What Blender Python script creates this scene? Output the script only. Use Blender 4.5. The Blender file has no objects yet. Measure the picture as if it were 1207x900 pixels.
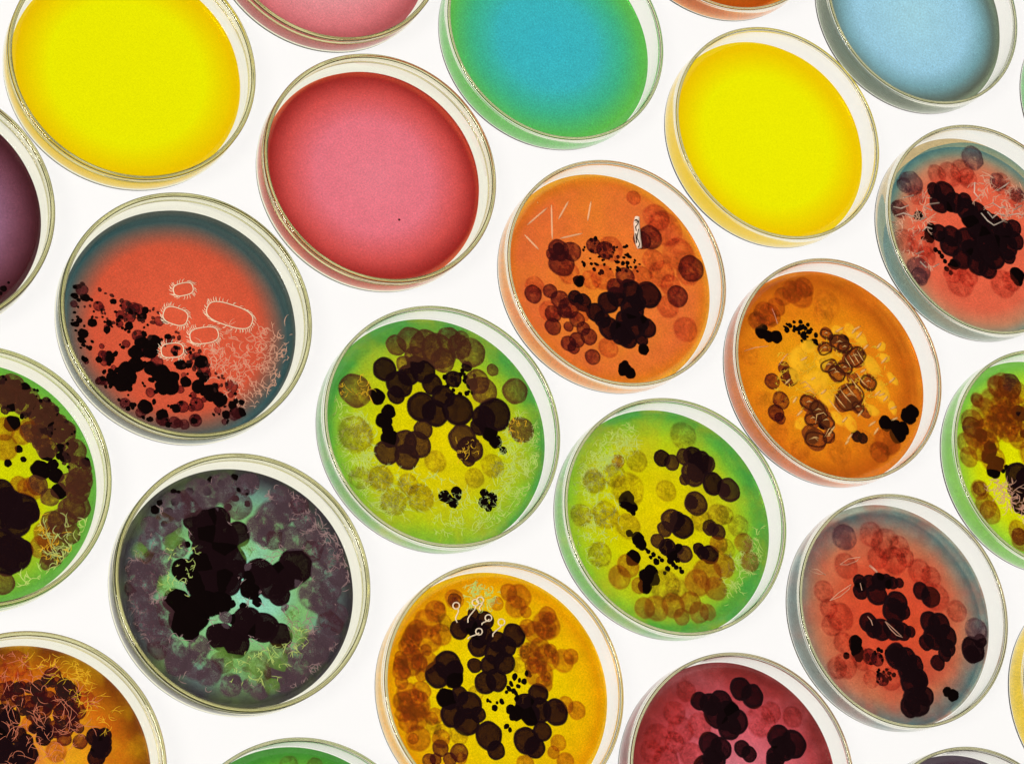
import bpy, bmesh, math, random
from mathutils import Vector, Matrix
random.seed(11)
S = bpy.context.scene
COL = S.collection

# ---------------------------------------------------------------- camera
CAM_Z, TILT, ROLL, FPX, PW, PH = 0.816605, 0.488834, 0.901496, 2932.21, 1207.0, 900.0
cam = bpy.data.cameras.new('camera')
cam.sensor_width = 36.0
cam.lens = FPX / PW * 36.0
cam.clip_start = 0.01
cam.clip_end = 50.0
cam_o = bpy.data.objects.new('camera', cam)
COL.objects.link(cam_o)
ROT = Matrix.Rotation(TILT, 3, 'X') @ Matrix.Rotation(ROLL, 3, 'Z')
cam_o.matrix_world = Matrix.Translation((0, 0, CAM_Z)) @ ROT.to_4x4()
S.camera = cam_o

# ---------------------------------------------------------------- light
w = bpy.data.worlds.new('World')
S.world = w
w.use_nodes = True
w.node_tree.nodes['Background'].inputs[0].default_value = (1.0, 1.0, 0.80, 1)
w.node_tree.nodes['Background'].inputs[1].default_value = 0.03
lamp = bpy.data.lights.new('added_fill', 'AREA')  # added fill light, not part of the place; brightens pale threads and colonies
lamp.shape = 'DISK'
lamp.size = 0.9
lamp.energy = 85.0
lamp.color = (1.0, 0.95, 0.88)
lamp_o = bpy.data.objects.new('added_fill', lamp)
COL.objects.link(lamp_o)
lamp_o.location = (-0.7, -0.9, 1.9)
lamp_o.rotation_euler = (Vector((0, 0.45, 0)) - lamp_o.location).to_track_quat('-Z', 'Y').to_euler()
TABLE_GLOW = (0.920, 0.899, 0.876)

S.render.engine = 'CYCLES'
S.view_settings.view_transform = 'Standard'
S.view_settings.look = 'None'
S.view_settings.exposure = 0.0
S.view_settings.gamma = 1.0
cy = S.cycles
cy.max_bounces = 24
cy.transmission_bounces = 24
cy.glossy_bounces = 10
cy.diffuse_bounces = 2
cy.transparent_max_bounces = 64
cy.caustics_reflective = False
cy.caustics_refractive = True
cy.sample_clamp_indirect = 4.0
cy.use_denoising = True

# ---------------------------------------------------------------- helpers
DISH_R, DISH_H, AGAR_R, AGAR_Z = 0.0452, 0.01325, 0.0407, 0.0059
MM = 0.001


def lin(c):
    return tuple((x / 255 / 12.92) if x / 255 <= 0.04045 else ((x / 255 + 0.055) / 1.055) ** 2.4 for x in c)


def ray(u, v, z):
    """the point of the horizontal plane at height z that the photo shows at pixel (u, v)"""
    d = ROT @ Vector(((u - PW / 2) / FPX, -(v - PH / 2) / FPX, -1))
    t = (z - CAM_Z) / d.z
    return Vector((d.x * t, d.y * t, z))


def link(name, me, mat=None, parent=None):
    o = bpy.data.objects.new(name, me)
    COL.objects.link(o)
    if mat is not None and len(me.materials) == 0:
        me.materials.append(mat)
    if parent is not None:
        o.parent = parent
    return o


def lathe(name, prof, seg=160, wob=None):
    """revolve a closed (r, z) outline; points at r = 0 become poles"""
    bm = bmesh.new()
    rings = []
    for r, z in prof:
        if r < 1e-7:
            rings.append([bm.verts.new((0, 0, z))])
        else:
            ring = []
            for i in range(seg):
                a = 2 * math.pi * i / seg
                k = 1.0 if wob is None else wob(a, r, z)
                ring.append(bm.verts.new((r * k * math.cos(a), r * k * math.sin(a), z)))
            rings.append(ring)
    for A, B in zip(rings, rings[1:]):
        for i in range(seg):
            j = (i + 1) % seg
            if len(A) == 1 and len(B) == 1:
                continue
            if len(A) == 1:
                bm.faces.new((A[0], B[j], B[i]))
            elif len(B) == 1:
                bm.faces.new((A[i], A[j], B[0]))
            else:
                bm.faces.new((A[i], A[j], B[j], B[i]))
    bmesh.ops.recalc_face_normals(bm, faces=bm.faces)
    for f in bm.faces:
        f.smooth = True
    me = bpy.data.meshes.new(name)
    bm.to_mesh(me)
    bm.free()
    return me


class NT:
    """small node-tree writer"""

    def __init__(self, name):
        self.m = bpy.data.materials.new(name)
        self.m.use_nodes = True
        self.t = self.m.node_tree
        self.t.nodes.clear()
        self.out = self.t.nodes.new('ShaderNodeOutputMaterial')

    def n(self, kind, ins=None, **kw):
        nd = self.t.nodes.new('ShaderNode' + kind)
        for k, v in kw.items():
            setattr(nd, k, v)
        for k, v in (ins or {}).items():
            if isinstance(v, bpy.types.NodeSocket):
                self.t.links.new(v, nd.inputs[k])
            else:
                nd.inputs[k].default_value = v
        return nd

    def ramp(self, fac, stops, interp='LINEAR'):
        r = self.n('ValToRGB', {0: fac})
        r.color_ramp.interpolation = interp
        el = r.color_ramp.elements
        while len(el) < len(stops):
            el.new(0.5)
        for e, (p, c) in zip(el, stops):
            e.position = p
            e.color = (*c, 1) if len(c) == 3 else c
        return r.outputs[0]

    def done(self, shader):
        self.t.links.new(shader, self.out.inputs[0])
        return self.m


# ---------------------------------------------------------------- materials
def table_material():
    t = NT('lit_acrylic')
    em = t.n('Emission', {0: (*TABLE_GLOW, 1), 1: 1.0})
    gl = t.n('BsdfDiffuse', {0: (0.06, 0.06, 0.06, 1)})
    return t.done(t.n('AddShader', {0: em.outputs[0], 1: gl.outputs[0]}).outputs[0])


def glass_material(name, tint, rough=0.0, bump=0.00012, ior=1.28):
    t = NT(name)
    co = t.n('TexCoord').outputs['Object']
    nz = t.n('TexNoise', {'Vector': co, 'Scale': 95.0, 'Detail': 1.0})
    b = t.n('Bump', {'Strength': 0.35, 'Distance': bump, 'Height': nz.outputs[0]})
    g = t.n('BsdfGlass', {'Color': (*tint, 1), 'Roughness': rough, 'IOR': ior, 'Normal': b.outputs[0]})
    return t.done(g.outputs[0])


WHITE = (0.86, 0.85, 0.765)          # share of the table's light that comes up through the bare glass


def dye(c):
    """tint of one of the two faces of the jelly that light crosses on its way up"""
    return tuple(math.sqrt(min(0.99, max(0.0006, x / k))) for x, k in zip(c, WHITE))


def agar_material(name, stops, offset=(0, 0), mottle=0.10, grain=0.20, warp=0.05, patch=None, band=None):
    """clear dyed jelly: the dye changes from the middle of the disc to its edge"""
    t = NT(name)
    co = t.n('TexCoord').outputs['Object']
    nz = t.n('TexNoise', {'Vector': co, 'Scale': 45.0, 'Detail': 3.0})
    sub = t.n('VectorMath', {0: co, 1: (offset[0], offset[1], 0)}, operation='SUBTRACT')
    flat = t.n('VectorMath', {0: sub.outputs[0], 1: (0.93 / AGAR_R, 0.93 / AGAR_R, 0)}, operation='MULTIPLY')
    ln = t.n('VectorMath', {0: flat.outputs[0]}, operation='LENGTH').outputs['Value']
    wv = t.n('Math', {0: nz.outputs[0], 1: 0.5}, operation='SUBTRACT').outputs[0]
    fac = t.n('Math', {0: wv, 1: warp, 2: ln}, operation='MULTIPLY_ADD').outputs[0]
    conv = []
    for p, c in stops:
        l = lin(c)
        conv.append((p * 0.93, dye(l)))
    e = lin(stops[-1][1])
    bl = lin(band) if band else tuple(0.97 * x + 0.01 for x in e)
    conv.append((0.975, dye(bl)))
    colr = t.ramp(fac, conv)
    if patch:
        pc = dye(lin(patch[0]))
        n2 = t.n('TexNoise', {'Vector': co, 'Scale': patch[1], 'Detail': 4.0, 'Roughness': 0.6})
        mk = t.n('MapRange', {0: n2.outputs[0], 1: 0.45, 2: 0.68, 3: 0.0, 4: patch[2]}).outputs[0]
        colr = t.n('MixRGB', {0: mk, 1: colr, 2: (*pc, 1)}).outputs[0]
    # undissolved dye: fine grain, and cloudier blotches
    g = t.n('TexNoise', {'Vector': co, 'Scale': 1500.0, 'Detail': 2.0, 'Roughness': 0.7})
    m = t.n('TexNoise', {'Vector': co, 'Scale': 160.0, 'Detail': 3.0})
    ga = t.n('MapRange', {0: g.outputs[0], 1: 0.25, 2: 0.75, 3: 1 - grain * 0.6, 4: 1 + grain * 0.5}).outputs[0]
    ma = t.n('MapRange', {0: m.outputs[0], 1: 0.25, 2: 0.75, 3: 1 - mottle, 4: 1 + mottle * 0.3}).outputs[0]
    gm = t.n('Math', {0: ga, 1: ma}, operation='MULTIPLY').outputs[0]
    mul = t.n('VectorMath', {0: colr, 1: gm}, operation='SCALE')
    t.t.links.new(gm, mul.inputs['Scale'])
    tr = t.n('BsdfTransparent', {0: mul.outputs[0]})
    gl = t.n('BsdfGlossy', {0: (1, 1, 1, 1), 1: 0.12})
    mx = t.n('MixShader', {0: 0.02, 1: tr.outputs[0], 2: gl.outputs[0]})
    return t.done(mx.outputs[0])


def colony_material(name, tint_c, tint_e, diff, fac, fac_e=None, scale=900.0, vary=0.3, edge=0.82, soft=0.0, blot=0.0):
    """translucent growth with a darker rim (u of the UV map runs 0 at the middle to 1 at the rim);
    soft thins the growth out at its very edge, blot leaves thin patches in it"""
    t = NT(name)
    uv = t.n('UVMap').outputs[0]
    u0 = t.n('SeparateXYZ', {0: uv}).outputs[0]
    geo = t.n('NewGeometry').outputs['Position']
    nz = t.n('TexNoise', {'Vector': geo, 'Scale': scale, 'Detail': 4.0, 'Roughness': 0.7})
    big = t.n('TexNoise', {'Vector': geo, 'Scale': 260.0, 'Detail': 3.0, 'Roughness': 0.6})
    c0 = t.n('Math', {0: big.outputs[0], 1: 0.5}, operation='SUBTRACT').outputs[0]
    u = t.n('Math', {0: c0, 1: 0.35, 2: u0}, operation='MULTIPLY_ADD').outputs[0]
    k1 = t.n('MapRange', {0: nz.outputs[0], 1: 0.3, 2: 0.7, 3: 1 - vary, 4: 1 + vary * 0.6}).outputs[0]
    k2 = t.n('MapRange', {0: big.outputs[0], 1: 0.3, 2: 0.7, 3: 1 - vary * 0.8, 4: 1 + vary * 0.6}).outputs[0]
    k = t.n('Math', {0: k1, 1: k2}, operation='MULTIPLY').outputs[0]
    tc = t.ramp(u, [(0.0, tint_c), (edge - 0.2, tint_c), (min(0.99, edge + 0.1), tint_e)], 'EASE')
    mul = t.n('VectorMath', {0: tc}, operation='SCALE')
    t.t.links.new(k, mul.inputs['Scale'])
    cl = t.n('VectorMath', {0: mul.outputs[0], 1: (0.98, 0.98, 0.98)}, operation='MINIMUM')
    f = t.ramp(u, [(0.0, (fac,) * 3), (edge - 0.1, (fac,) * 3), (0.99, ((fac if fac_e is None else fac_e),) * 3)])
    tr = t.n('BsdfTransparent', {0: cl.outputs[0]})
    df = t.n('BsdfDiffuse', {0: (*diff, 1)})
    sh = t.n('MixShader', {0: f, 1: tr.outputs[0], 2: df.outputs[0]}).outputs[0]
    if soft or blot:
        e = t.n('MapRange', {0: u0, 1: 1 - max(soft, 0.001), 2: 1.0, 3: 0.0, 4: 0.9}).outputs[0]
        b = t.n('MapRange', {0: big.outputs[0], 1: 0.52, 2: 0.72, 3: 0.0, 4: blot}).outputs[0]
        m = t.n('Math', {0: e, 1: b}, operation='MAXIMUM').outputs[0]
        clear = t.n('BsdfTransparent', {0: (1, 1, 1, 1)})
        sh = t.n('MixShader', {0: m, 1: sh, 2: clear.outputs[0]}).outputs[0]
    return t.done(sh)


def fibre_material(name, col, fac):
    t = NT(name)
    tr = t.n('BsdfTransparent', {0: (0.97, 0.97, 0.97, 1)})
    df = t.n('BsdfDiffuse', {0: (*col, 1)})
    tl = t.n('BsdfTranslucent', {0: (*col, 1)})
    m1 = t.n('MixShader', {0: 0.25, 1: df.outputs[0], 2: tl.outputs[0]})
    return t.done(t.n('MixShader', {0: fac, 1: tr.outputs[0], 2: m1.outputs[0]}).outputs[0])


# ---------------------------------------------------------------- table
bm = bmesh.new()
bmesh.ops.create_cube(bm, size=1.0)
for v in bm.verts:
    v.co.x = v.co.x * 1.5
    v.co.y = v.co.y * 1.6 + 0.45
    v.co.z = v.co.z * 0.03 - 0.015
bmesh.ops.bevel(bm, geom=list(bm.edges), offset=0.003, segments=2, affect='EDGES')
me = bpy.data.meshes.new('table_surface')
bm.to_mesh(me)
bm.free()
tab = link('table_surface', me, table_material())
tab['kind'] = 'structure'
tab['label'] = 'brightly lit white light table under all the dishes'

# ---------------------------------------------------------------- glass dish
GLASS = [glass_material('clear_glass', (0.988, 0.986, 0.955)),
         glass_material('old_glass', (0.972, 0.968, 0.895), bump=0.0002)]
z0 = 0.0003
prof = [(0, z0), (0.0438, z0), (0.0444, z0 + 0.0002), (0.0447, z0 + 0.0006), (0.0448, z0 + 0.0012), (0.0448, 0.0028), (0.0450, 0.0031), (DISH_R, 0.0034), (DISH_R, 0.0106),
        (0.0451, 0.0109), (0.0449, 0.0111), (0.0449, 0.0114), (0.0451, 0.0116), (DISH_R, 0.0119),
        (DISH_R, 0.0121), (0.0450, 0.01225), (0.0446, 0.0123), (0.0442, 0.01225),
        (0.0440, 0.0122), (0.0439, 0.0121), (0.0439, 0.0118), (0.0440, 0.006), (0.0440, 0.0022), (0.04395, 0.0016), (0.0437, 0.0011), (0.0433, 0.0009),
        (0.0400, 0.0009), (0, 0.0009)]
DISH_ME = [lathe('glass_dish', prof)]
DISH_ME[0].materials.append(GLASS[0])
prof_b = [p for p in prof[:prof.index((0.0440, 0.0122))]]
prof_b += [(0.0437, 0.0122), (0.0435, 0.0120), (0.0434, 0.0117), (0.0434, 0.0107), (0.0435, 0.0103), (0.0438, 0.0100), (0.0439, 0.0096), (0.0440, 0.0022), (0.04395, 0.0016),
           (0.0437, 0.0011), (0.0433, 0.0009), (0.0400, 0.0009), (0, 0.0009)]
DISH_ME.append(lathe('glass_dish', prof_b))
DISH_ME[1].materials.append(GLASS[1])


def ring_mesh(name, r, z, a, b, mat):
    pts = [(r + a * math.cos(i / 14 * 6.28319), z + b * math.sin(i / 14 * 6.28319)) for i in range(14)]
    me = lathe(name, pts + pts[:1], 160)
    bm = bmesh.new()
    bm.from_mesh(me)
    bmesh.ops.remove_doubles(bm, verts=bm.verts, dist=1e-7)
    bmesh.ops.recalc_face_normals(bm, faces=bm.faces)
    bm.to_mesh(me)
    bm.free()
    me.materials.append(mat)
    return me


RIM_GLASS = glass_material('rim_glass', (0.93, 0.92, 0.76), ior=1.5)
RIM_ME = [ring_mesh('rim', 0.0446, 0.01279, 0.00062, 0.00046, RIM_GLASS), ring_mesh('rim', 0.0444, 0.01279, 0.00082, 0.00048, RIM_GLASS)]
BEAD_ME = ring_mesh('inner_bead', 0.04385, 0.0086, 0.00032, 0.00045, RIM_GLASS)
STEPPED = {1, 2, 8, 9, 10, 15, 16, 22}
TOP = [(0.0412, 0.0053), (0.0410, 0.0057), (0.0407, AGAR_Z), (0.0395, AGAR_Z), (0.036, AGAR_Z), (0.02, AGAR_Z), (0, AGAR_Z)]
aprof = [(0, 0.00093), (0.0432, 0.00093), (0.0436, 0.0011), (0.04375, 0.0015)] + TOP
aprof_b = [(0, 0.00093), (0.0419, 0.00093), (0.0424, 0.0011), (0.04255, 0.0015)] + TOP
AGAR_ME = [lathe('agar', aprof, 128), lathe('agar', aprof_b, 128)]

POS = {1: (-173.9, 387.6), 2: (-175.8, 486.2), 3: (-95.5, 538.3), 4: (-97.0, 639.7), 5: (-17.2, 689.9), 6: (67.8, 743.7),
       7: (-12.0, 591.3), 8: (-91.8, 440.5), 9: (-172.5, 292.5), 10: (-89.1, 343.7), 11: (-7.7, 492.6), 12: (70.5, 642.4),
       13: (74.8, 544.3), 14: (-3.0, 395.0), 15: (-86.1, 248.2), 16: (-3.4, 298.7), 17: (76.5, 447.2), 18: (157.4, 597.5),
       19: (160.2, 499.5), 20: (82.7, 350.4), 21: (163.5, 402.1), 22: (1.3, 201.4), 23: (85.0, 251.4), 24: (243.4, 553.5),
       25: (249.0, 454.9)}
Y, O = (243, 242, 2), (248, 196, 0)
DISHES = {
    1: ('large yellow petri dish without growth, orange at its rim, beside the purple dish',
        dict(stops=[(0.0, Y), (0.70, (244, 238, 0)), (1.0, O)], mottle=0.0, grain=0.05, band=(255, 205, 0))),
    2: ('pale rose petri dish without growth, between the large yellow dish and the turquoise dish',
        dict(stops=[(0.0, (246, 172, 186)), (0.55, (242, 158, 168)), (0.85, (226, 126, 134)), (1.0, (180, 88, 92))], mottle=0.06)),
    3: ('turquoise petri dish without growth, turning green at its rim',
        dict(stops=[(0.0, (60, 184, 196)), (0.5, (62, 184, 188)), (0.78, (66, 182, 135)), (1.0, (96, 188, 78))], mottle=0.04)),
    4: ('plain orange petri dish with only its rim showing, between turquoise and pale blue dishes',
        dict(stops=[(0.0, (240, 150, 40)), (0.7, (220, 115, 25)), (1.0, (180, 75, 15))], mottle=0.04, band=(245, 150, 20))),
    5: ('pale blue petri dish without growth, grey-green at its rim',
        dict(stops=[(0.0, (166, 215, 228)), (0.66, (156, 206, 224)), (0.86, (118, 162, 166)), (1.0, (92, 100, 85))], mottle=0.04, band=(128, 142, 112))),
    6: ('sliver of a pale green petri dish at the edge, next to the pale blue dish',
        dict(stops=[(0.0, (150, 215, 150)), (1.0, (110, 190, 110))], mottle=0.04)),
    7: ('smaller plain yellow petri dish without growth, next to the pale blue dish',
        dict(stops=[(0.0, Y), (0.7, (244, 234, 0)), (1.0, (248, 196, 0))], mottle=0.0, grain=0.05, band=(255, 205, 0))),
    8: ('pink petri dish without growth, deepening to red at its rim',
        dict(stops=[(0.0, (240, 131, 149)), (0.55, (235, 121, 138)), (0.83, (214, 84, 82)), (1.0, (156, 40, 36))], mottle=0.04, band=(226, 110, 62))),
    9: ('dark purple petri dish cut by the picture edge, below the orange-rimmed yellow dish',
        dict(stops=[(0.0, (205, 170, 212)), (0.55, (176, 128, 166)), (0.85, (118, 68, 84)), (1.0, (70, 30, 36))], mottle=0.06)),
    10: ('red petri dish with a teal rim, black spots and white hairy microbes',
         dict(stops=[(0.0, (232, 98, 66)), (0.76, (216, 90, 62)), (0.9, (128, 94, 82)), (1.0, (54, 90, 94)), (1.0, (40, 74, 80))], offset=(0.001, -0.0026), mottle=0.06, band=(84, 90, 84))),
    11: ('orange petri dish with a white capsule and pale rods beside dark clumps',
         dict(stops=[(0.0, (240, 128, 40)), (0.6, (234, 118, 50)), (0.9, (230, 110, 52)), (1.0, (222, 112, 34))], patch=((246, 156, 20), 30, 0.35), band=(255, 165, 45))),
    12: ('orange-red petri dish with a teal rim and one huge black clump ringed by pale threads',
         dict(stops=[(0.0, (238, 96, 62)), (0.72, (228, 104, 72)), (0.88, (200, 134, 98)), (0.99, (112, 140, 122)), (1.06, (66, 116, 120))], offset=(0.0029, -0.0009), band=(205, 182, 130))),
    13: ('amber petri dish with brown striped colonies and cream flecks',
         dict(stops=[(0.0, (250, 178, 15)), (0.45, (242, 152, 18)), (0.8, (232, 132, 20)), (1.0, (178, 84, 16))], offset=(-0.0017, -0.0033), patch=((218, 106, 20), 70, 0.6), band=(226, 130, 28))),
    14: ('lime green petri dish with massed black and brown colonies above two separate black clumps',
         dict(stops=[(0.0, (236, 214, 0)), (0.45, (222, 212, 0)), (0.78, (184, 204, 25)), (0.95, (124, 186, 55)), (1.0, (78, 158, 60))], offset=(0.0023, -0.0016), patch=((200, 180, 30), 70, 0.5))),
    15: ('cut-off yellow-green petri dish crowded with black colonies, beside the very dark purplish dish',
         dict(stops=[(0.0, (224, 222, 0)), (0.6, (208, 216, 10)), (0.85, (160, 204, 45)), (1.0, (104, 178, 65))])),
    16: ('very dark petri dish with purplish growth and glimpses of teal jelly',
         dict(stops=[(0.0, (160, 232, 215)), (0.35, (150, 215, 185)), (0.6, (134, 196, 130)), (0.82, (116, 160, 146)), (0.92, (84, 92, 92)), (1.0, (52, 46, 52))], patch=((130, 170, 70), 50, 0.45))),
    17: ('lime green petri dish with a chain of dark ringed colonies',
         dict(stops=[(0.0, (236, 212, 0)), (0.45, (220, 212, 0)), (0.78, (184, 206, 25)), (0.95, (118, 186, 55)), (1.0, (76, 162, 60))], offset=(-0.0019, -0.0021), patch=((206, 176, 30), 60, 0.6))),
    18: ('cut-off green-rimmed yellow petri dish covered with rust brown colonies',
         dict(stops=[(0.0, (232, 228, 0)), (0.7, (222, 226, 5)), (0.9, (165, 212, 50)), (1.0, (122, 192, 70))])),
    19: ('red petri dish with a teal rim and separate round black colonies',
         dict(stops=[(0.0, (232, 78, 42)), (0.5, (222, 90, 54)), (0.78, (206, 122, 84)), (0.94, (128, 128, 116)), (1.02, (72, 108, 108))], offset=(0.0003, -0.0022), mottle=0.16, patch=((196, 62, 44), 60, 0.5), band=(165, 172, 150))),
    20: ('golden yellow petri dish with clusters of black and orange-brown colonies',
         dict(stops=[(0.0, (250, 214, 0)), (0.6, (248, 202, 0)), (0.9, (244, 178, 5)), (1.0, (228, 150, 5))], band=(255, 185, 0))),
    21: ('crimson petri dish with a few large black colonies, below the chain of ringed colonies',
         dict(stops=[(0.0, (232, 138, 150)), (0.45, (216, 96, 104)), (0.8, (184, 64, 66)), (1.0, (130, 44, 40))], mottle=0.2, patch=((232, 140, 150), 45, 0.4))),
    22: ('dark orange petri dish with maroon colonies in a net of pale threads',
         dict(stops=[(0.0, (246, 140, 60)), (0.5, (236, 150, 30)), (0.8, (205, 105, 18)), (1.0, (124, 62, 14))], patch=((250, 190, 20), 70, 0.6))),
    23: ('plain green petri dish, only its top showing, between the very dark and the golden dishes',
         dict(stops=[(0.0, (190, 205, 30)), (0.7, (150, 196, 40)), (0.9, (106, 176, 52)), (1.0, (70, 146, 50))])),
    24: ('narrow sliver of a golden petri dish beside the dish of separate round black colonies',
         dict(stops=[(0.0, (252, 210, 10)), (0.8, (250, 200, 10)), (1.0, (250, 200, 10))], band=(255, 205, 0))),
    25: ('greyish purple petri dish with only its top edge showing, beside the crimson dish',
         dict(stops=[(0.0, (130, 110, 130)), (0.8, (110, 88, 104)), (1.0, (80, 66, 74))])),
}
ROOT, AGAR = {}, {}
for k, (label, ag) in DISHES.items():
    r = bpy.data.objects.new('petri_dish', None)
    COL.objects.link(r)
    r.empty_display_size = 0.02
    r.location = (POS[k][0] * MM, POS[k][1] * MM, 0)
    r['label'] = label
    r['category'] = 'petri dish'
    r['group'] = 'petri dishes on the light table'
    g = link('glass_dish', DISH_ME[1 if k in STEPPED else 0], None, r)
    link('rim', RIM_ME[1 if k in STEPPED else 0], None, r)
    if k in STEPPED:
        link('inner_bead', BEAD_ME, None, r)
    a = link('agar', AGAR_ME[1 if k in STEPPED else 0].copy(), agar_material('dyed_agar', **ag), r)
    ROOT[k], AGAR[k] = r, a

# ---------------------------------------------------------------- growth on the jelly
def local(k, o, s, x, y, z=AGAR_Z):
    """crop coordinates -> position on the jelly of dish k"""
    p = ray(o[0] + x / s, o[1] + y / s, z)
    return p - ROOT[k].location


def px_size(k, o, s, x, y):
    a = local(k, o, s, x, y)
    return 0.5 * ((local(k, o, s, x + 10, y) - a).length + (local(k, o, s, x, y + 10) - a).length) / 10


def blob_mesh(seed, wob, name):
    rnd = random.Random(seed)
    ph = [(rnd.uniform(0, 6.28), rnd.uniform(0.3, 1.0) * wob / (h ** 0.8)) for h in range(2, 8)]
    n, rr = 36, (0.4, 0.7, 0.86, 0.95, 1.0)
    bm = bmesh.new()
    uvl = bm.loops.layers.uv.new('UVMap')
    u = {}
    c = bm.verts.new((0, 0, 1.0))
    u[c] = 0.0
    rings = []
    for q in rr:
        ring = []
        for i in range(n):
            a = 2 * math.pi * i / n
            k = 1 + sum(am * math.sin((h + 2) * a + p) for h, (p, am) in enumerate(ph)) * q
            v = bm.verts.new((q * k * math.cos(a), q * k * math.sin(a), (1 - q * q) ** 0.6 if q < 1 else 0.0))
            u[v] = q
            ring.append(v)
        rings.append(ring)
    for i in range(n):
        j = (i + 1) % n
        bm.faces.new((c, rings[0][i], rings[0][j]))
        for A, B in zip(rings, rings[1:]):
            bm.faces.new((A[i], B[i], B[j], A[j]))
    for f in bm.faces:
        f.smooth = True
        for l in f.loops:
            l[uvl].uv = (u[l.vert], 0.5)
    me = bpy.data.meshes.new(name)
    bm.to_mesh(me)
    bm.free()
    return me


BLOBS = {}


def blob(mat, name, wob):
    """one of a few outlines of this material, shared by many colonies"""
    key = (mat.name, name, random.randrange(9))
    if key not in BLOBS:
        me = blob_mesh(hash((key[2], round(wob * 1000))) & 0xffff, wob, name)
        me.materials.append(mat)
        BLOBS[key] = me
    return BLOBS[key]


LAYER = {}


def grow(k, o, s, mat, spots, name='colony', wob=0.05, squash=0.0, tall=0.10):
    for sp in spots:
        x, y, r = sp[:3]
        p = local(k, o, s, x, y)
        R = px_size(k, o, s, x, y) * r * 1.04
        d = math.hypot(p.x, p.y)
        lim = 0.0405 - R
        if d > lim:
            f = max(lim, 0.004) / d
            p.x *= f
            p.y *= f
        LAYER[k] = LAYER.get(k, 0) + 1
        ob = bpy.data.objects.new(name, blob(mat, name, wob))
        COL.objects.link(ob)
        ob.parent = AGAR[k]
        ob.location = (p.x, p.y, AGAR_Z + 0.00003 + LAYER[k] * 0.0000015)
        q = 1 + random.uniform(-squash, squash)
        ob.scale = (R * q, R / q, R * tall + 0.00012)
        ob.rotation_euler = (0, 0, random.uniform(0, 6.28))


def inside(poly, x, y):
    c = False
    for (x1, y1), (x2, y2) in zip(poly, poly[1:] + poly[:1]):
        if (y1 > y) != (y2 > y) and x < (x2 - x1) * (y - y1) / (y2 - y1) + x1:
            c = not c
    return c


def scatter(poly, n, r0, r1, seed):
    rnd = random.Random(seed)
    xs, ys = [p[0] for p in poly], [p[1] for p in poly]
    out = []
    while len(out) < n:
        x, y = rnd.uniform(min(xs), max(xs)), rnd.uniform(min(ys), max(ys))
        if inside(poly, x, y):
            out.append((x, y, r0 + (r1 - r0) * rnd.random() ** 2))
    return out


def tubes(name, k, o, s, lines, mat, rad, dz=0.0003, ends=1.0, sides=5, kind=None, label=None):
    """round threads lying on the jelly along crop-space polylines, as one mesh"""
    bm = bmesh.new()
    for ln in lines:
        pts = [local(k, o, s, x, y, AGAR_Z + dz) for x, y in ln]
        pts = [p for p in pts if math.hypot(p.x, p.y) < 0.0402]
        if len(pts) < 2:
            continue
        closed = (pts[0] - pts[-1]).length < 1e-6
        rings = []
        for i, p in enumerate(pts):
            t = pts[min(i + 1, len(pts) - 1)] - pts[max(i - 1, 0)]
            t.z = 0
            t = t.normalized() if t.length > 1e-9 else Vector((1, 0, 0))
            nrm = Vector((-t.y, t.x, 0))
            f = rad * (ends if (i in (0, len(pts) - 1) and not closed) else 1.0)
            if kind == 'stuff':
                f = rad * (0.25 + 1.1 * math.sin(math.pi * min(0.94, (i + 0.6) / len(pts))))
            rings.append([bm.verts.new(p + nrm * (f * math.cos(2 * math.pi * j / sides)) + Vector((0, 0, f * math.sin(2 * math.pi * j / sides)))) for j in range(sides)])
        for A, B in zip(rings, rings[1:]):
            for j in range(sides):
                bm.faces.new((A[j], A[(j + 1) % sides], B[(j + 1) % sides], B[j]))
        if not closed:
            bm.faces.new(rings[0])
            bm.faces.new(rings[-1])
    for f in bm.faces:
        f.smooth = True
    me = bpy.data.meshes.new(name)
    bm.to_mesh(me)
    bm.free()
    ob = link(name, me, mat, AGAR[k])
    if kind:
        ob['kind'] = kind
    if label:
        ob['label'] = label
    return ob


def threads(poly, n, length, bend, seed, base=None, spread=3.14):
    rnd = random.Random(seed)
    out = []
    for x, y, L in scatter(poly, n, length * 0.5, length * 1.5, seed):
        a = rnd.uniform(0, 6.28) if base is None else base + rnd.uniform(-spread, spread)
        da = rnd.uniform(-bend, bend)
        ln = [(x, y)]
        for _ in range(7):
            a += da + rnd.uniform(-bend, bend) * 0.7
            x += math.cos(a) * L / 7
            y += math.sin(a) * L / 7
            ln.append((x, y))
        out.append(ln)
        for _ in range(rnd.choice((0, 1, 1, 2))):          # side branches
            j = rnd.randrange(2, 6)
            bx, by = ln[j]
            b = math.atan2(ln[j + 1][1] - ln[j][1], ln[j + 1][0] - ln[j][0]) + rnd.choice((-1, 1)) * rnd.uniform(0.4, 1.0)
            br = [(bx, by)]
            for _ in range(5):
                b += rnd.uniform(-bend, bend) * 0.8
                bx += math.cos(b) * L / 11
                by += math.sin(b) * L / 11
                br.append((bx, by))
            out.append(br)
    return out


def capsule(x, y, rx, ry, rot, n=40):
    """rounded-bar outline"""
    c, s_ = math.cos(math.radians(rot)), math.sin(math.radians(rot))
    pts = []
    for i in range(n + 1):
        a = 2 * math.pi * (i % n) / n
        e = 0.72
        px = rx * math.copysign(abs(math.cos(a)) ** e, math.cos(a))
        py = ry * math.copysign(abs(math.sin(a)) ** e, math.sin(a))
        pts.append((x + px * c - py * s_, y + px * s_ + py * c))
    return pts


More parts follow.
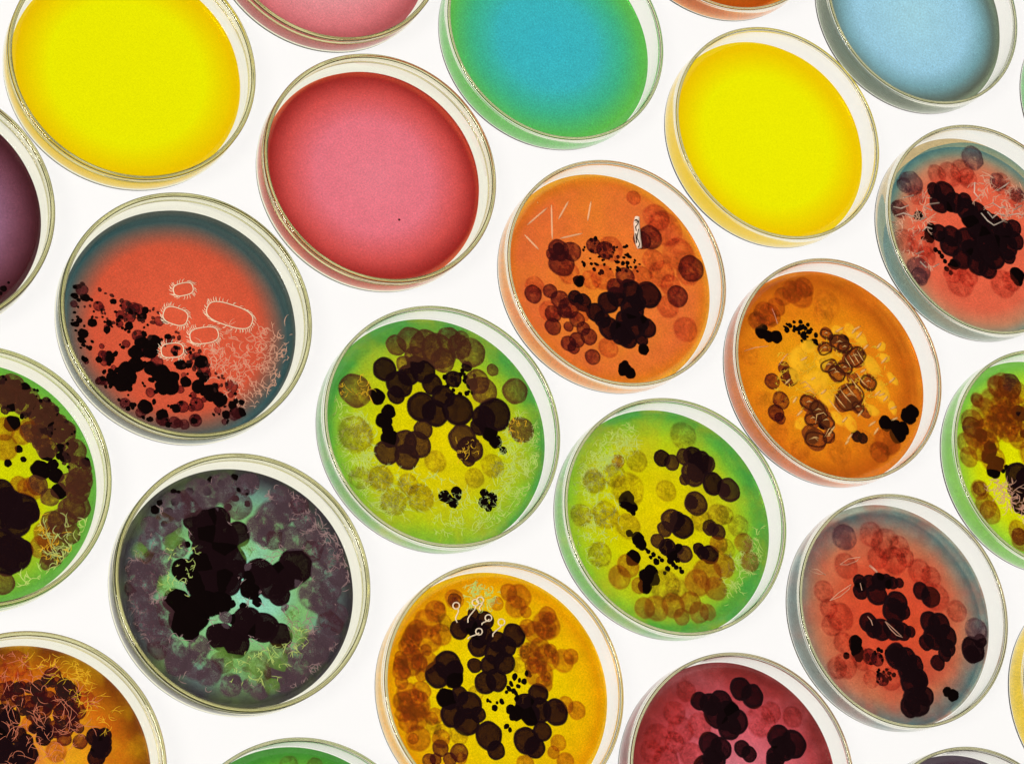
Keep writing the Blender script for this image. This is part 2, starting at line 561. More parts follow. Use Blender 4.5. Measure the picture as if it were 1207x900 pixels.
DARK = colony_material('dark_growth', (0.09, 0.042, 0.05), (0.0, 0.0, 0.0), (0.016, 0.006, 0.008), 0.5, 0.8, vary=0.5, soft=0.07)
BLACK = colony_material('black_growth', (0.004, 0.002, 0.002), (0.0, 0.0, 0.0), (0.004, 0.002, 0.002), 0.9, 0.95, soft=0.07)
BROWN = colony_material('brown_growth', (0.56, 0.36, 0.34), (0.22, 0.11, 0.11), (0.15, 0.052, 0.028), 0.30, 0.4, vary=0.6, soft=0.06, blot=0.25)
UMBER = colony_material('umber_growth', (0.22, 0.12, 0.12), (0.03, 0.012, 0.012), (0.045, 0.016, 0.014), 0.45, 0.65, vary=0.5, soft=0.07)
OLIVE = colony_material('olive_growth', (0.86, 0.74, 0.8), (0.70, 0.58, 0.6), (0.22, 0.14, 0.02), 0.10, 0.14, vary=0.35, soft=0.16, blot=0.8)
RUST = colony_material('rust_growth', (0.82, 0.56, 0.7), (0.68, 0.42, 0.5), (0.34, 0.085, 0.01), 0.24, 0.28, vary=0.35, soft=0.14, blot=0.3)
FAINT = colony_material('faint_growth', (0.95, 0.88, 0.85), (0.86, 0.72, 0.68), (0.4, 0.15, 0.05), 0.04, 0.06, vary=0.25, soft=0.3, blot=0.8)
ROSE = colony_material('rose_growth', (0.94, 0.66, 0.64), (0.80, 0.50, 0.50), (0.34, 0.05, 0.035), 0.10, 0.13, vary=0.35, soft=0.14, blot=0.65)
MAROON = colony_material('maroon_growth', (0.46, 0.25, 0.32), (0.17, 0.07, 0.09), (0.075, 0.012, 0.014), 0.36, 0.48, vary=0.5, soft=0.08, blot=0.25)
PLUM = colony_material('plum_growth', (0.56, 0.50, 0.62), (0.36, 0.28, 0.34), (0.12, 0.05, 0.06), 0.32, 0.4, vary=0.45, soft=0.12, blot=0.6)
GREY = colony_material('grey_growth', (0.46, 0.26, 0.36), (0.32, 0.16, 0.22), (0.125, 0.078, 0.098), 0.42, 0.45, vary=0.8, scale=1300.0, soft=0.18, blot=0.9)
CREAM = fibre_material('cream_threads', (0.95, 0.80, 0.60), 0.85)
PALE = fibre_material('pale_threads', (0.95, 0.80, 0.68), 0.5)
LIME = fibre_material('lime_threads', (0.72, 0.88, 0.28), 0.48)
PINK = fibre_material('pink_threads', (0.95, 0.56, 0.40), 0.5)
GOLD = fibre_material('gold_threads', (0.98, 0.62, 0.04), 0.6)
GLOW = colony_material('amber_patch', (0.97, 0.95, 0.9), (0.98, 0.98, 0.98), (0.98, 0.52, 0.02), 0.68, 0.1, vary=0.4, soft=0.45, blot=0.7)
NET = fibre_material('net_threads', (0.80, 0.27, 0.16), 0.6)
COIL = colony_material('coil_growth', (0.62, 0.36, 0.32), (0.26, 0.10, 0.08), (0.26, 0.068, 0.018), 0.38, 0.48, vary=0.6, soft=0.06)
COIL_WALL = fibre_material('coil_walls', (0.085, 0.018, 0.010), 0.6)
ROD = fibre_material('rod_walls', (0.98, 0.66, 0.40), 0.5)
GREENP = colony_material('green_patch', (0.97, 0.98, 0.85), (0.99, 0.99, 0.99), (0.22, 0.46, 0.08), 0.34, 0.05, vary=0.8, soft=0.75, blot=0.9)
AMBER = fibre_material('amber_growth', (0.98, 0.62, 0.24), 0.66)
MAUVE = fibre_material('mauve_threads', (0.48, 0.32, 0.32), 0.6)
WHITE_F = fibre_material('white_growth', (0.95, 0.80, 0.66), 0.9)

# ---- lime dish: massed black and brown colonies
k, o, s = 14, (360, 350), 2.8125
grow(k, o, s, OLIVE, [(380, 665, 48), (430, 545, 38), (290, 680, 46), (165, 455, 62), (180, 600, 40), (340, 620, 36), (560, 600, 34), (620, 560, 40), (250, 600, 44)], 'pale_colony')
tubes('mycelium', k, o, s, threads([(95, 340), (200, 400), (240, 560), (330, 720), (240, 740), (120, 560)], 190, 44, 0.35, 1)
      + threads([(680, 400), (775, 420), (775, 600), (690, 720), (600, 770), (560, 700), (640, 600), (660, 500)], 230, 40, 0.35, 2)
      + threads([(120, 440), (330, 690), (450, 790), (620, 760), (500, 600), (250, 560)], 120, 38, 0.35, 3), LIME, 0.00010, kind='stuff')
grow(k, o, s, BROWN, [(300, 160, 34), (350, 145, 46), (400, 165, 55), (440, 180, 58), (480, 112, 42), (520, 125, 26), (548, 185, 48), (455, 210, 40), (510, 165, 40), (330, 225, 30), (365, 200, 36),
                      (620, 242, 20), (165, 310, 55), (590, 310, 45), (570, 280, 40), (708, 305, 42), (715, 440, 42)], 'brown_colony', 0.06)
grow(k, o, s, UMBER, [(270, 515, 42), (335, 530, 42), (370, 490, 46), (390, 440, 32), (330, 480, 40), (520, 470, 48), (545, 505, 44), (540, 540, 22), (525, 520, 24)], 'brown_colony', 0.06)
grow(k, o, s, DARK, [(262, 240, 40), (310, 290, 45), (340, 260, 35), (390, 245, 42), (365, 225, 30), (420, 290, 35), (385, 365, 50), (430, 385, 45), (505, 375, 52), (455, 330, 38),
                     (625, 390, 56), (590, 400, 40), (535, 230, 18), (552, 290, 20), (490, 272, 28), (300, 325, 30), (575, 430, 30)], 'dark_colony')
grow(k, o, s, BLACK, [(237, 330, 27), (275, 380, 24), (260, 410, 28), (272, 440, 20), (280, 470, 30), (610, 450, 28), (630, 480, 22), (655, 508, 13), (595, 435, 20),
                      (460, 660, 20), (500, 645, 18), (490, 682, 17), (472, 668, 16), (505, 662, 12), (593, 650, 15), (590, 680, 18), (620, 665, 17), (605, 697, 14), (622, 685, 12), (500, 645, 10)], 'dark_colony', 0.10)
grow(k, o, s, BLACK, scatter([(460, 260), (520, 240), (590, 260), (560, 320), (470, 330)], 26, 5, 10, 4), 'speck', 0.12)
tubes('mycelium', k, o, s, threads([(110, 270), (200, 270), (210, 340), (120, 350)], 16, 34, 0.7, 5) + threads([(500, 470), (600, 450), (560, 550), (510, 540)], 16, 30, 0.8, 6)
      + threads([(680, 410), (745, 410), (740, 470), (690, 470)], 12, 30, 0.8, 7), GOLD, 0.00010, dz=0.0007, kind='stuff')

# ---- lime dish: chain of ringed colonies
k, o, s = 17, (640, 460), 3.0
grow(k, o, s, OLIVE, [(495, 160, 48), (435, 355, 38), (220, 440, 50), (200, 580, 45), (125, 440, 40), (300, 350, 60), (640, 560, 40), (430, 690, 58), (620, 440, 40), (250, 300, 44), (330, 250, 40), (560, 460, 40),
                      (300, 480, 46), (180, 320, 44), (690, 480, 40), (470, 700, 40), (640, 440, 34)], 'pale_colony')
tubes('mycelium', k, o, s, threads([(110, 300), (170, 190), (280, 120), (350, 150), (290, 260), (170, 350)], 210, 38, 0.45, 11) + threads([(110, 320), (250, 300), (280, 480), (200, 640), (120, 560)], 120, 36, 0.4, 12) + threads([(640, 620), (770, 480), (760, 640), (640, 760)], 110, 34, 0.4, 13), LIME, 0.00010, kind='stuff')
grow(k, o, s, RUST, [(300, 620, 42), (270, 660, 42), (580, 650, 56), (640, 620, 42), (610, 700, 42), (545, 680, 48), (710, 540, 36), (730, 605, 36), (400, 770, 46), (355, 782, 38), (460, 760, 44), (520, 750, 40), (560, 812, 38), (600, 826, 30), (490, 800, 30), (265, 250, 24), (340, 690, 30), (620, 545, 34)], 'rust_colony')
grow(k, o, s, UMBER, [(500, 235, 30), (530, 295, 44), (500, 315, 20), (655, 352, 42), (540, 400, 42), (455, 460, 40), (430, 490, 28), (405, 532, 26), (500, 578, 30), (590, 485, 28), (618, 500, 28), (455, 255, 28), (580, 260, 30)], 'ringed_colony')
grow(k, o, s, DARK, [(420, 240, 30), (530, 235, 36), (560, 255, 40), (540, 290, 34), (600, 330, 40), (525, 395, 24), (490, 480, 44), (440, 555, 32), (590, 580, 33), (550, 560, 22), (565, 575, 24), (600, 490, 22), (640, 352, 24), (475, 455, 28)], 'dark_colony')
grow(k, o, s, BLACK, [(295, 390, 30), (312, 412, 22), (318, 432, 10), (300, 375, 20), (305, 505, 13), (335, 525, 24), (345, 542, 22), (320, 590, 26), (312, 600, 20), (370, 660, 32), (360, 692, 26), (382, 640, 24), (392, 668, 22)], 'dark_colony', 0.09)
grow(k, o, s, BLACK, [(372, 570, 8), (390, 580, 9), (400, 605, 12), (420, 600, 8), (440, 630, 10), (470, 625, 9), (490, 640, 9), (430, 645, 7), (455, 580, 22), (480, 560, 18), (450, 602, 13), (475, 600, 10), (380, 590, 7), (460, 615, 9), (425, 570, 10), (445, 545, 14), (365, 562, 6), (410, 590, 6), (485, 628, 6)], 'speck', 0.12)

# ---- orange dish with capsule
k, o, s = 11, (570, 180), 3.0
grow(k, o, s, ROSE, [(640, 270, 62), (610, 230, 48), (690, 360, 58), (530, 160, 26), (630, 430, 48), (660, 470, 38), (650, 545, 40), (735, 640, 44), (600, 380, 40), (420, 440, 45), (380, 450, 34), (300, 425, 40), (560, 440, 40), (230, 560, 36), (440, 690, 36), (450, 340, 44), (180, 470, 34), (340, 560, 40), (720, 430, 40)], 'pale_colony')
grow(k, o, s, MAROON, [(265, 345, 38), (275, 392, 46), (310, 350, 35), (242, 360, 22), (588, 300, 42), (560, 310, 32), (735, 410, 46), (685, 508, 38), (430, 345, 32), (500, 440, 34), (175, 500, 32), (235, 490, 26), (270, 520, 33), (300, 550, 36), (245, 570, 30), (245, 615, 30),
                       (300, 615, 18), (372, 650, 30), (330, 662, 28), (300, 675, 28), (352, 622, 25), (385, 722, 28), (318, 690, 22), (285, 560, 26), (330, 590, 28), (470, 480, 36), (390, 330, 28)], 'maroon_colony')
grow(k, o, s, DARK, [(325, 515, 28), (350, 530, 32), (395, 565, 34), (440, 530, 38), (470, 510, 35), (520, 490, 42), (582, 503, 46), (525, 552, 44), (445, 622, 40), (487, 640, 42), (530, 612, 44), (577, 620, 34), (510, 660, 33), (560, 662, 22), (265, 340, 22), (420, 590, 30), (500, 590, 34), (545, 530, 30)], 'dark_colony')
grow(k, o, s, BLACK, [(565, 695, 20), (335, 455, 20), (345, 445, 12), (500, 765, 24), (517, 785, 22), (500, 748, 14), (490, 775, 15), (520, 580, 34), (480, 630, 34), (560, 600, 26)], 'dark_colony', 0.09)
grow(k, o, s, BLACK, scatter([(345, 340), (390, 300), (440, 320), (510, 330), (560, 380), (555, 420), (470, 430), (380, 435), (345, 385)], 62, 4, 9, 21), 'speck', 0.14, 0.25)
for i, (a, b) in enumerate([((155, 255), (225, 195)), ((240, 185), (243, 305)), ((265, 235), (300, 172)), ((368, 240), (380, 172)), ((145, 290), (195, 342)), ((270, 303), (350, 285)), ((180, 155), (192, 178)), ((500, 205), (540, 222))][:7]):
    m_ = [(a[0] + (b[0] - a[0]) * t / 6, a[1] + (b[1] - a[1]) * t / 6) for t in range(7)]
    tubes('rod_microbe', k, o, s, [m_], ROD, 0.00036, dz=0.0004, ends=0.4, sides=8)
cap = [(543, 228), (541, 250), (543, 272), (545, 300), (549, 325), (552, 338)]
tubes('capsule_microbe', k, o, s, [cap], WHITE_F, 0.00125, dz=0.0009, ends=0.75, sides=12)
tubes('capsule_outline', k, o, s, [[(534, 240), (541, 236), (548, 242), (545, 252), (537, 262), (540, 276)], [(548, 270), (542, 300), (552, 322), (547, 334)], [(538, 285), (540, 318)], [(536, 236), (548, 246), (538, 246)]], BLACK, 0.00018, dz=0.0022)

# ---- amber dish
k, o, s = 13, (840, 300), 3.2143
grow(k, o, s, FAINT, [(430, 190, 54), (180, 250, 45), (130, 380, 38), (570, 710, 48), (480, 750, 48), (240, 680, 40), (200, 560, 44), (420, 230, 40), (330, 740, 40)], 'pale_colony')
grow(k, o, s, RUST, [(290, 120, 42), (330, 150, 52), (345, 125, 38), (170, 200, 46), (215, 230, 44), (240, 200, 36), (150, 240, 34), (680, 730, 52), (640, 760, 40), (265, 160, 34)], 'rust_colony')
grow(k, o, s, MAROON, [(240, 600, 32), (258, 552, 33), (225, 480, 30), (290, 462, 36), (270, 430, 24), (255, 620, 22)], 'maroon_colony')
tubes('mycelium', k, o, s, threads([(230, 380), (420, 330), (560, 300), (660, 420), (640, 560), (420, 560), (330, 640), (240, 480)], 170, 40, 0.4, 31), GOLD, 0.00019, kind='stuff')
grow(k, o, s, GLOW, [(320, 400, 48), (390, 480, 56), (520, 290, 30), (560, 320, 30), (300, 460, 36), (600, 420, 40), (640, 520, 40), (430, 540, 40), (650, 390, 22), (640, 350, 20), (680, 470, 24), (680, 580, 24), (330, 640, 26), (520, 640, 34), (420, 400, 40), (470, 290, 26), (360, 350, 34), (600, 590, 30), (470, 620, 30)], 'amber_patch', 0.14, 0.25)
grow(k, o, s, COIL, [(430, 300, 24), (425, 357, 27), (480, 335, 38), (500, 352, 28), (440, 420, 32), (470, 450, 34), (500, 430, 30), (540, 388, 40), (512, 402, 25), (590, 485, 32), (520, 540, 50), (490, 560, 35), (550, 578, 25), (580, 595, 24), (365, 562, 36), (400, 592, 40), (430, 630, 35), (380, 622, 32), (390, 700, 42), (370, 680, 34), (440, 690, 24), (530, 470, 24)], 'ringed_colony')
for x, y, rx, ry, rot in [(430, 300, 22, 14, 20), (425, 357, 25, 20, -30), (480, 335, 36, 24, 30), (500, 352, 26, 18, 0), (440, 420, 30, 20, -20), (470, 450, 32, 22, 40), (500, 430, 28, 18, 10), (590, 485, 30, 22, 30), (365, 562, 34, 22, 30), (400, 592, 38, 24, 60),
                          (430, 630, 33, 20, 40), (380, 622, 30, 20, -10), (390, 700, 40, 26, 10), (440, 690, 24, 15, -50), (550, 578, 24, 14, 40), (540, 388, 40, 30, -40), (520, 540, 52, 40, -40)]:
    tubes('coil', k, o, s, [capsule(x, y, rx, ry, rot)], COIL_WALL, 0.00042, dz=0.0005)
    tubes('pale_stripes', k, o, s, [[(x - rx * 0.35, y - ry * 0.1), (x, y - ry * 0.35), (x + rx * 0.35, y - ry * 0.15)]], AMBER, 0.00036, dz=0.0009, ends=0.3)
grow(k, o, s, DARK, [(455, 320, 18), (495, 325, 22), (420, 410, 18), (555, 380, 22), (400, 590, 30), (420, 640, 24), (375, 690, 26), (545, 688, 22), (568, 696, 20), (530, 560, 24)], 'dark_colony')
grow(k, o, s, BLACK, [(185, 295, 25), (210, 310, 22), (240, 312, 24), (192, 278, 16), (655, 640, 28), (690, 652, 28), (700, 680, 33), (740, 612, 30), (755, 595, 26), (720, 660, 25)], 'dark_colony', 0.08)
grow(k, o, s, BLACK, scatter([(265, 260), (330, 250), (385, 270), (400, 345), (370, 350), (280, 300)], 34, 6, 13, 33), 'speck', 0.1, 0.35)
fl = [(630, 345), (650, 400), (680, 475), (685, 580), (500, 625), (510, 710), (620, 668), (605, 640), (640, 530), (545, 280), (555, 305), (480, 285), (690, 622), (570, 440), (420, 520), (312, 550), (330, 600), (655, 545), (625, 525), (560, 600), (535, 290), (285, 480), (520, 690), (345, 395), (380, 470), (580, 350), (455, 660), (445, 675)]
for i, (x, y) in enumerate(fl):
    a = -0.65 + random.uniform(-0.35, 0.35)
    L = random.uniform(12, 19)
    tubes('cream_fleck', k, o, s, [[(x + L * t * math.cos(a), y + L * t * math.sin(a)) for t in (-1, -0.5, 0, 0.5, 1)]], AMBER, 0.00045, dz=0.0005, ends=0.35, sides=7)
tubes('pale_stripes', k, o, s, [[(440 + 21 * i, 548 - 20 * i), (462 + 21 * i, 576 - 19 * i), (482 + 21 * i, 600 - 20 * i)] for i in range(6)], AMBER, 0.00030, dz=0.0009, ends=0.4)
tubes('pale_stripes', k, o, s, [[(500 + 16 * i, 388 - 8 * i), (514 + 16 * i, 412 - 8 * i), (524 + 16 * i, 428 - 8 * i)] for i in range(4)], AMBER, 0.00024, dz=0.0009, ends=0.4)
tubes('pale_stripes', k, o, s, [[(390, 640), (395, 605), (420, 598), (432, 610)], [(425, 690), (440, 660), (452, 655)], [(365, 700), (385, 690), (400, 705)], [(440, 440), (462, 430), (470, 445)], [(330, 490), (350, 480), (372, 500)], [(340, 505), (360, 496), (385, 515)], [(350, 520), (370, 512), (390, 530)]], AMBER, 0.00024, dz=0.0009, ends=0.4)
tubes('pale_stripes', k, o, s, [[(120, 365), (160, 352), (210, 346)], [(225, 205), (236, 230), (246, 262)], [(250, 420), (270, 390), (285, 375)]], PINK, 0.00016, dz=0.0006)

# ---- red dish with hairy microbes
k, o, s = 10, (50, 210), 2.7273
W1 = [(92, 340), (190, 385), (345, 425), (470, 545), (600, 660), (680, 745), (600, 800), (560, 800), (430, 815), (320, 790), (200, 710), (115, 570), (88, 460)]
grow(k, o, s, MAROON, scatter(W1, 70, 9, 24, 41), 'maroon_colony', 0.1)
grow(k, o, s, BLACK, [(258, 655, 32), (228, 645, 24), (280, 640, 24), (300, 560, 24), (318, 530, 24), (358, 525, 23), (382, 630, 32), (408, 665, 32), (385, 672, 24), (420, 640, 20), (350, 612, 24), (215, 580, 17), (445, 600, 18), (500, 670, 22), (540, 690, 28), (570, 712, 24), (330, 735, 24), (385, 760, 19), (430, 740, 15), (610, 730, 14), (640, 760, 17),
                      (590, 760, 14), (285, 425, 14), (330, 425, 12), (315, 450, 12), (278, 475, 14), (160, 465, 15), (130, 500, 17), (105, 380, 10), (140, 385, 13), (510, 590, 22), (345, 555, 26), (300, 600, 26), (270, 620, 30), (460, 655, 18), (520, 640, 16)], 'dark_colony', 0.11)
grow(k, o, s, BLACK, scatter(W1, 96, 4, 12, 42), 'speck', 0.13, 0.2)
grow(k, o, s, BLACK, scatter(W1, 66, 4, 11, 44), 'dark_colony', 0.13, 0.2)
grow(k, o, s, UMBER, scatter([(95, 330), (200, 360), (360, 410), (480, 530), (620, 650), (560, 690), (400, 560), (240, 470), (110, 430)], 70, 4, 8, 46), 'small_colony', 0.12, 0.2)
tubes('mycelium', k, o, s, threads([(530, 560), (650, 500), (790, 470), (800, 560), (750, 690), (660, 750), (590, 660)], 170, 40, 0.6, 43) + threads([(480, 520), (620, 480), (700, 700), (600, 720)], 30, 40, 0.5, 45), PINK, 0.00010, kind='stuff')
for (x, y, rx, ry, rot, hn) in [(453, 357, 32, 20, -12, 15), (428, 443, 40, 27, 18, 18), (602, 440, 76, 34, 18, 26), (520, 505, 46, 26, -8, 18), (418, 553, 36, 23, -5, 16)]:
    out = capsule(x, y, rx, ry, rot)
    ob = tubes('hairy_microbe', k, o, s, [out], CREAM, 0.00021, dz=0.0011)
    hairs = []
    for i in range(hn * 2):
        q = out[int(i / (hn * 2) * 40)]
        dx, dy = q[0] - x, q[1] - y
        d = math.hypot(dx, dy)
        L = random.uniform(11, 17)
        a = math.atan2(dy, dx) + random.uniform(-0.25, 0.25) + 0.3
        hairs.append([q, (q[0] + L * 0.5 * math.cos(a), q[1] + L * 0.5 * math.sin(a)), (q[0] + L * math.cos(a + 0.3), q[1] + L * math.sin(a + 0.3))])
    tubes('microbe_hairs', k, o, s, hairs, CREAM, 0.00012, dz=0.0011, ends=0.6)

# ---- orange-red dish with one huge clump
k, o, s = 12, (1020, 140), 3.3333
grow(k, o, s, ROSE, [(380, 210, 48), (330, 220, 48), (280, 220, 38), (400, 235, 40), (530, 255, 42), (590, 310, 38), (150, 480, 46), (220, 490, 56), (120, 350, 38), (240, 540, 38), (200, 300, 38)], 'pale_colony')
grow(k, o, s, ROSE, [(370, 640, 58), (402, 620, 40), (540, 650, 52), (572, 640, 38), (340, 610, 36)], 'rose_colony')
grow(k, o, s, PLUM, [(420, 155, 45), (165, 245, 48), (170, 618, 50), (190, 636, 36), (520, 250, 34), (595, 300, 30), (130, 355, 32), (150, 260, 30)], 'plum_colony', 0.07)
tubes('mycelium', k, o, s, threads([(105, 330), (150, 290), (240, 310), (260, 420), (210, 500), (130, 440)], 44, 50, 0.5, 51) + threads([(430, 240), (520, 220), (620, 260), (620, 400), (540, 400), (440, 320)], 60, 48, 0.5, 52)
      + threads([(150, 480), (280, 520), (260, 590), (170, 560)], 14, 40, 0.4, 53), PINK, 0.00020, kind='stuff')
grow(k, o, s, DARK, [(270, 282, 30), (310, 292, 44), (290, 330, 40), (350, 330, 40), (390, 322, 30), (400, 360, 44), (440, 370, 40), (470, 400, 40), (500, 420, 44), (540, 440, 44), (580, 430, 33), (588, 480, 35), (550, 500, 50), (480, 500, 58), (400, 480, 50), (340, 462, 40), (290, 450, 34), (330, 500, 40), (380, 550, 40), (440, 570, 44), (480, 590, 38), (560, 540, 30), (500, 540, 50), (440, 440, 40), (440, 520, 40)], 'dark_colony')
grow(k, o, s, BLACK, [(260, 430, 20), (250, 465, 22), (210, 380, 18), (200, 385, 12), (595, 615, 30), (600, 640, 18), (350, 572, 22), (415, 400, 38), (460, 450, 40), (520, 490, 38), (410, 510, 34), (330, 340, 26), (300, 465, 22), (545, 460, 34)], 'dark_colony', 0.1)
grow(k, o, s, BLACK, [(275, 515, 10), (300, 540, 10), (318, 590, 10), (335, 605, 9), (355, 580, 9), (290, 525, 8), (312, 560, 9), (330, 575, 8), (225, 470, 8), (238, 440, 9)], 'speck', 0.12)
tubes('white_arc', k, o, s, [[(455, 370), (480, 400), (505, 418), (545, 400)], [(480, 365), (500, 390), (520, 372), (545, 380)], [(430, 250), (428, 290), (445, 310)], [(500, 330), (530, 350), (550, 345)], [(520, 280), (550, 262), (565, 250)], [(580, 360), (615, 340)], [(560, 380), (600, 372), (618, 380)]], PALE, 0.00032, dz=0.0013)
tubes('white_arc', k, o, s, [[(110, 345), (140, 352), (170, 340)], [(120, 380), (150, 370), (190, 385)], [(230, 345), (262, 360)], [(250, 335), (290, 330)], [(225, 440), (240, 425), (262, 432)], [(215, 400), (240, 385)], [(150, 310), (190, 300)], [(200, 530), (230, 520)], [(215, 560), (240, 585)], [(270, 580), (290, 570)]], PALE, 0.00032, dz=0.0013)

# ---- cut-off dish with rust colonies
k, o, s = 18, (1090, 400), 3.1034
grow(k, o, s, RUST, [(255, 160, 38), (310, 180, 42), (280, 150, 36), (190, 220, 27), (250, 240, 58), (280, 300, 58), (172, 300, 44), (155, 380, 40), (220, 340, 48), (310, 300, 48), (340, 245, 38), (250, 440, 48), (200, 550, 36), (180, 640, 44), (230, 640, 42), (340, 700, 38), (350, 740, 38), (300, 220, 50), (160, 430, 36), (230, 380, 44), (330, 330, 44), (390, 300, 60), (400, 420, 60), (420, 220, 50), (440, 640, 70), (260, 160, 40), (300, 260, 40)], 'rust_colony')
grow(k, o, s, BROWN, [(310, 170, 44), (170, 320, 36), (200, 545, 26), (345, 720, 30), (190, 222, 22)], 'brown_colony')
grow(k, o, s, RUST, [(220, 270, 54), (290, 250, 54), (330, 190, 44), (200, 400, 44), (180, 350, 44), (300, 330, 44), (240, 330, 50), (340, 360, 40)], 'rust_colony')
grow(k, o, s, DARK, [(345, 270, 28), (340, 500, 48), (335, 550, 35), (350, 600, 38), (380, 520, 50), (400, 590, 40), (410, 280, 30)], 'dark_colony')
grow(k, o, s, BLACK, [(205, 350, 24), (215, 345, 14), (240, 400, 26), (230, 430, 25), (250, 480, 27), (265, 452, 24), (280, 445, 12), (300, 470, 12), (285, 480, 9), (360, 345, 14)], 'dark_colony', 0.1)
tubes('mycelium', k, o, s, threads([(225, 500), (290, 520), (370, 620), (350, 660), (270, 560)], 60, 46, 0.5, 61, 0.8, 0.9), PINK, 0.00013, dz=0.0008, kind='stuff')

# ---- red dish with separate round black colonies
k, o, s = 19, (910, 570), 3.0
grow(k, o, s, ROSE, [(350, 180, 44), (400, 212, 54), (450, 222, 38), (430, 272, 48), (372, 262, 38), (260, 290, 44), (520, 310, 44), (182, 380, 38), (240, 470, 50), (210, 500, 38), (260, 642, 44), (230, 650, 38), (350, 690, 30), (580, 400, 48), (652, 450, 38), (250, 560, 36), (200, 440, 34), (320, 620, 40), (470, 260, 34), (560, 330, 38), (420, 690, 40)], 'pale_colony')
grow(k, o, s, PLUM, [(250, 182, 45), (732, 520, 42)], 'plum_colony')
grow(k, o, s, MAROON, [(345, 610, 28), (372, 620, 24), (390, 690, 24), (440, 590, 30)], 'maroon_colony')
grow(k, o, s, DARK, [(310, 345, 25), (312, 380, 28), (345, 350, 28), (380, 345, 30), (370, 390, 38), (405, 340, 22), (425, 350, 22), (450, 350, 17), (440, 420, 40), (430, 450, 44), (462, 450, 28), (340, 490, 34), (358, 512, 32), (385, 515, 38), (430, 515, 38), (460, 522, 32), (488, 522, 20), (525, 378, 30), (560, 400, 36), (558, 490, 38), (590, 500, 42), (575, 542, 44), (612, 540, 42), (545, 560, 28), (620, 580, 30), (585, 632, 27), (610, 602, 25),
                     (722, 592, 44), (705, 602, 30), (738, 555, 24), (440, 610, 44), (470, 622, 44), (500, 640, 36), (430, 600, 28), (480, 660, 40), (500, 700, 50), (520, 690, 34), (510, 770, 50), (488, 790, 38), (540, 750, 34)], 'dark_colony', 0.04)
grow(k, o, s, BLACK, [(295, 560, 25), (300, 590, 25), (290, 575, 20), (305, 610, 18), (262, 607, 12), (620, 735, 18), (642, 745, 19), (635, 754, 15), (310, 360, 22), (380, 340, 24), (410, 350, 20), (480, 655, 26), (460, 645, 20), (410, 600, 14)], 'dark_colony', 0.09)
grow(k, o, s, BLACK, scatter([(350, 690), (380, 650), (420, 640), (440, 680), (400, 700), (365, 720)], 26, 4, 9, 71) + scatter([(330, 600), (380, 575), (410, 590), (380, 640), (330, 645)], 14, 4, 9, 72), 'speck', 0.1)
tubes('white_rod', k, o, s, [[(240, 285), (270, 265), (312, 258), (300, 272), (265, 286), (240, 285)], [(205, 412), (235, 385), (280, 355), (272, 372), (240, 398), (205, 412)], [(130, 298), (160, 302), (190, 322)], [(135, 308), (165, 318), (188, 318)]], PINK, 0.00018, dz=0.0006)
tubes('white_rod', k, o, s, [[(345, 288), (360, 300), (372, 312)]], PINK, 0.0005, dz=0.0008)
tubes('white_rod', k, o, s, [[(400, 486), (418, 512), (440, 534), (462, 542)], [(402, 486), (428, 510), (458, 538)], [(338, 468), (350, 482), (356, 500)], [(312, 350), (318, 376)]], PINK, 0.0002, dz=0.0014)

# ---- golden dish
k, o, s = 20, (430, 650), 3.6
grow(k, o, s, RUST, [(380, 200, 42), (655, 182, 54), (640, 232, 48), (610, 172, 38), (250, 290, 62), (300, 252, 48), (270, 370, 58), (322, 352, 48), (200, 430, 38), (230, 470, 38), (150, 470, 32), (770, 312, 62), (720, 342, 48), (690, 322, 38), (840, 462, 50), (770, 450, 58), (740, 520, 62), (700, 430, 48), (760, 560, 38), (898, 672, 40), (850, 650, 38), (210, 650, 72), (180, 600, 48),
                     (215, 700, 58), (240, 590, 43), (150, 330, 44), (120, 500, 40), (820, 810, 36), (800, 850, 28), (850, 890, 40), (680, 900, 40), (210, 800, 56), (130, 640, 46), (730, 470, 44), (560, 220, 30)], 'rust_colony')
grow(k, o, s, RUST, scatter([(130, 300), (330, 220), (360, 420), (240, 540), (320, 720), (420, 880), (250, 900), (130, 700), (110, 520)], 26, 24, 50, 82) + scatter([(600, 150), (720, 200), (860, 340), (900, 520), (780, 560), (680, 470), (640, 300)], 14, 24, 50, 83), 'rust_colony', 0.08)
grow(k, o, s, OLIVE, [(330, 770, 42), (290, 740, 36), (330, 300, 40), (680, 420, 36), (650, 480, 34), (470, 600, 34), (400, 780, 40)], 'pale_colony')
grow(k, o, s, MAROON, [(320, 832, 36), (400, 852, 40), (360, 880, 30), (272, 884, 30), (380, 205, 30), (300, 880, 26)], 'maroon_colony')
tubes('mycelium', k, o, s, threads([(400, 150), (480, 115), (570, 170), (560, 250), (470, 240)], 70, 36, 0.7, 81), LIME, 0.00014, kind='stuff')
grow(k, o, s, DARK, [(400, 330, 42), (440, 310, 40), (480, 330, 42), (510, 290, 38), (460, 265, 26), (480, 400, 46), (500, 350, 45), (560, 380, 44), (632, 355, 50), (600, 402, 44), (552, 430, 48), (590, 472, 48), (530, 480, 42), (510, 556, 48), (557, 545, 48), (465, 482, 32), (350, 480, 60), (307, 522, 56), (380, 500, 40), (372, 690, 56), (440, 650, 58), (430, 722, 58), (480, 690, 34), (525, 780, 60), (556, 842, 40),
                     (685, 802, 58), (720, 830, 46), (752, 762, 42), (735, 602, 44), (680, 642, 42), (742, 672, 52), (808, 680, 56), (400, 610, 40)], 'dark_colony', 0.04)
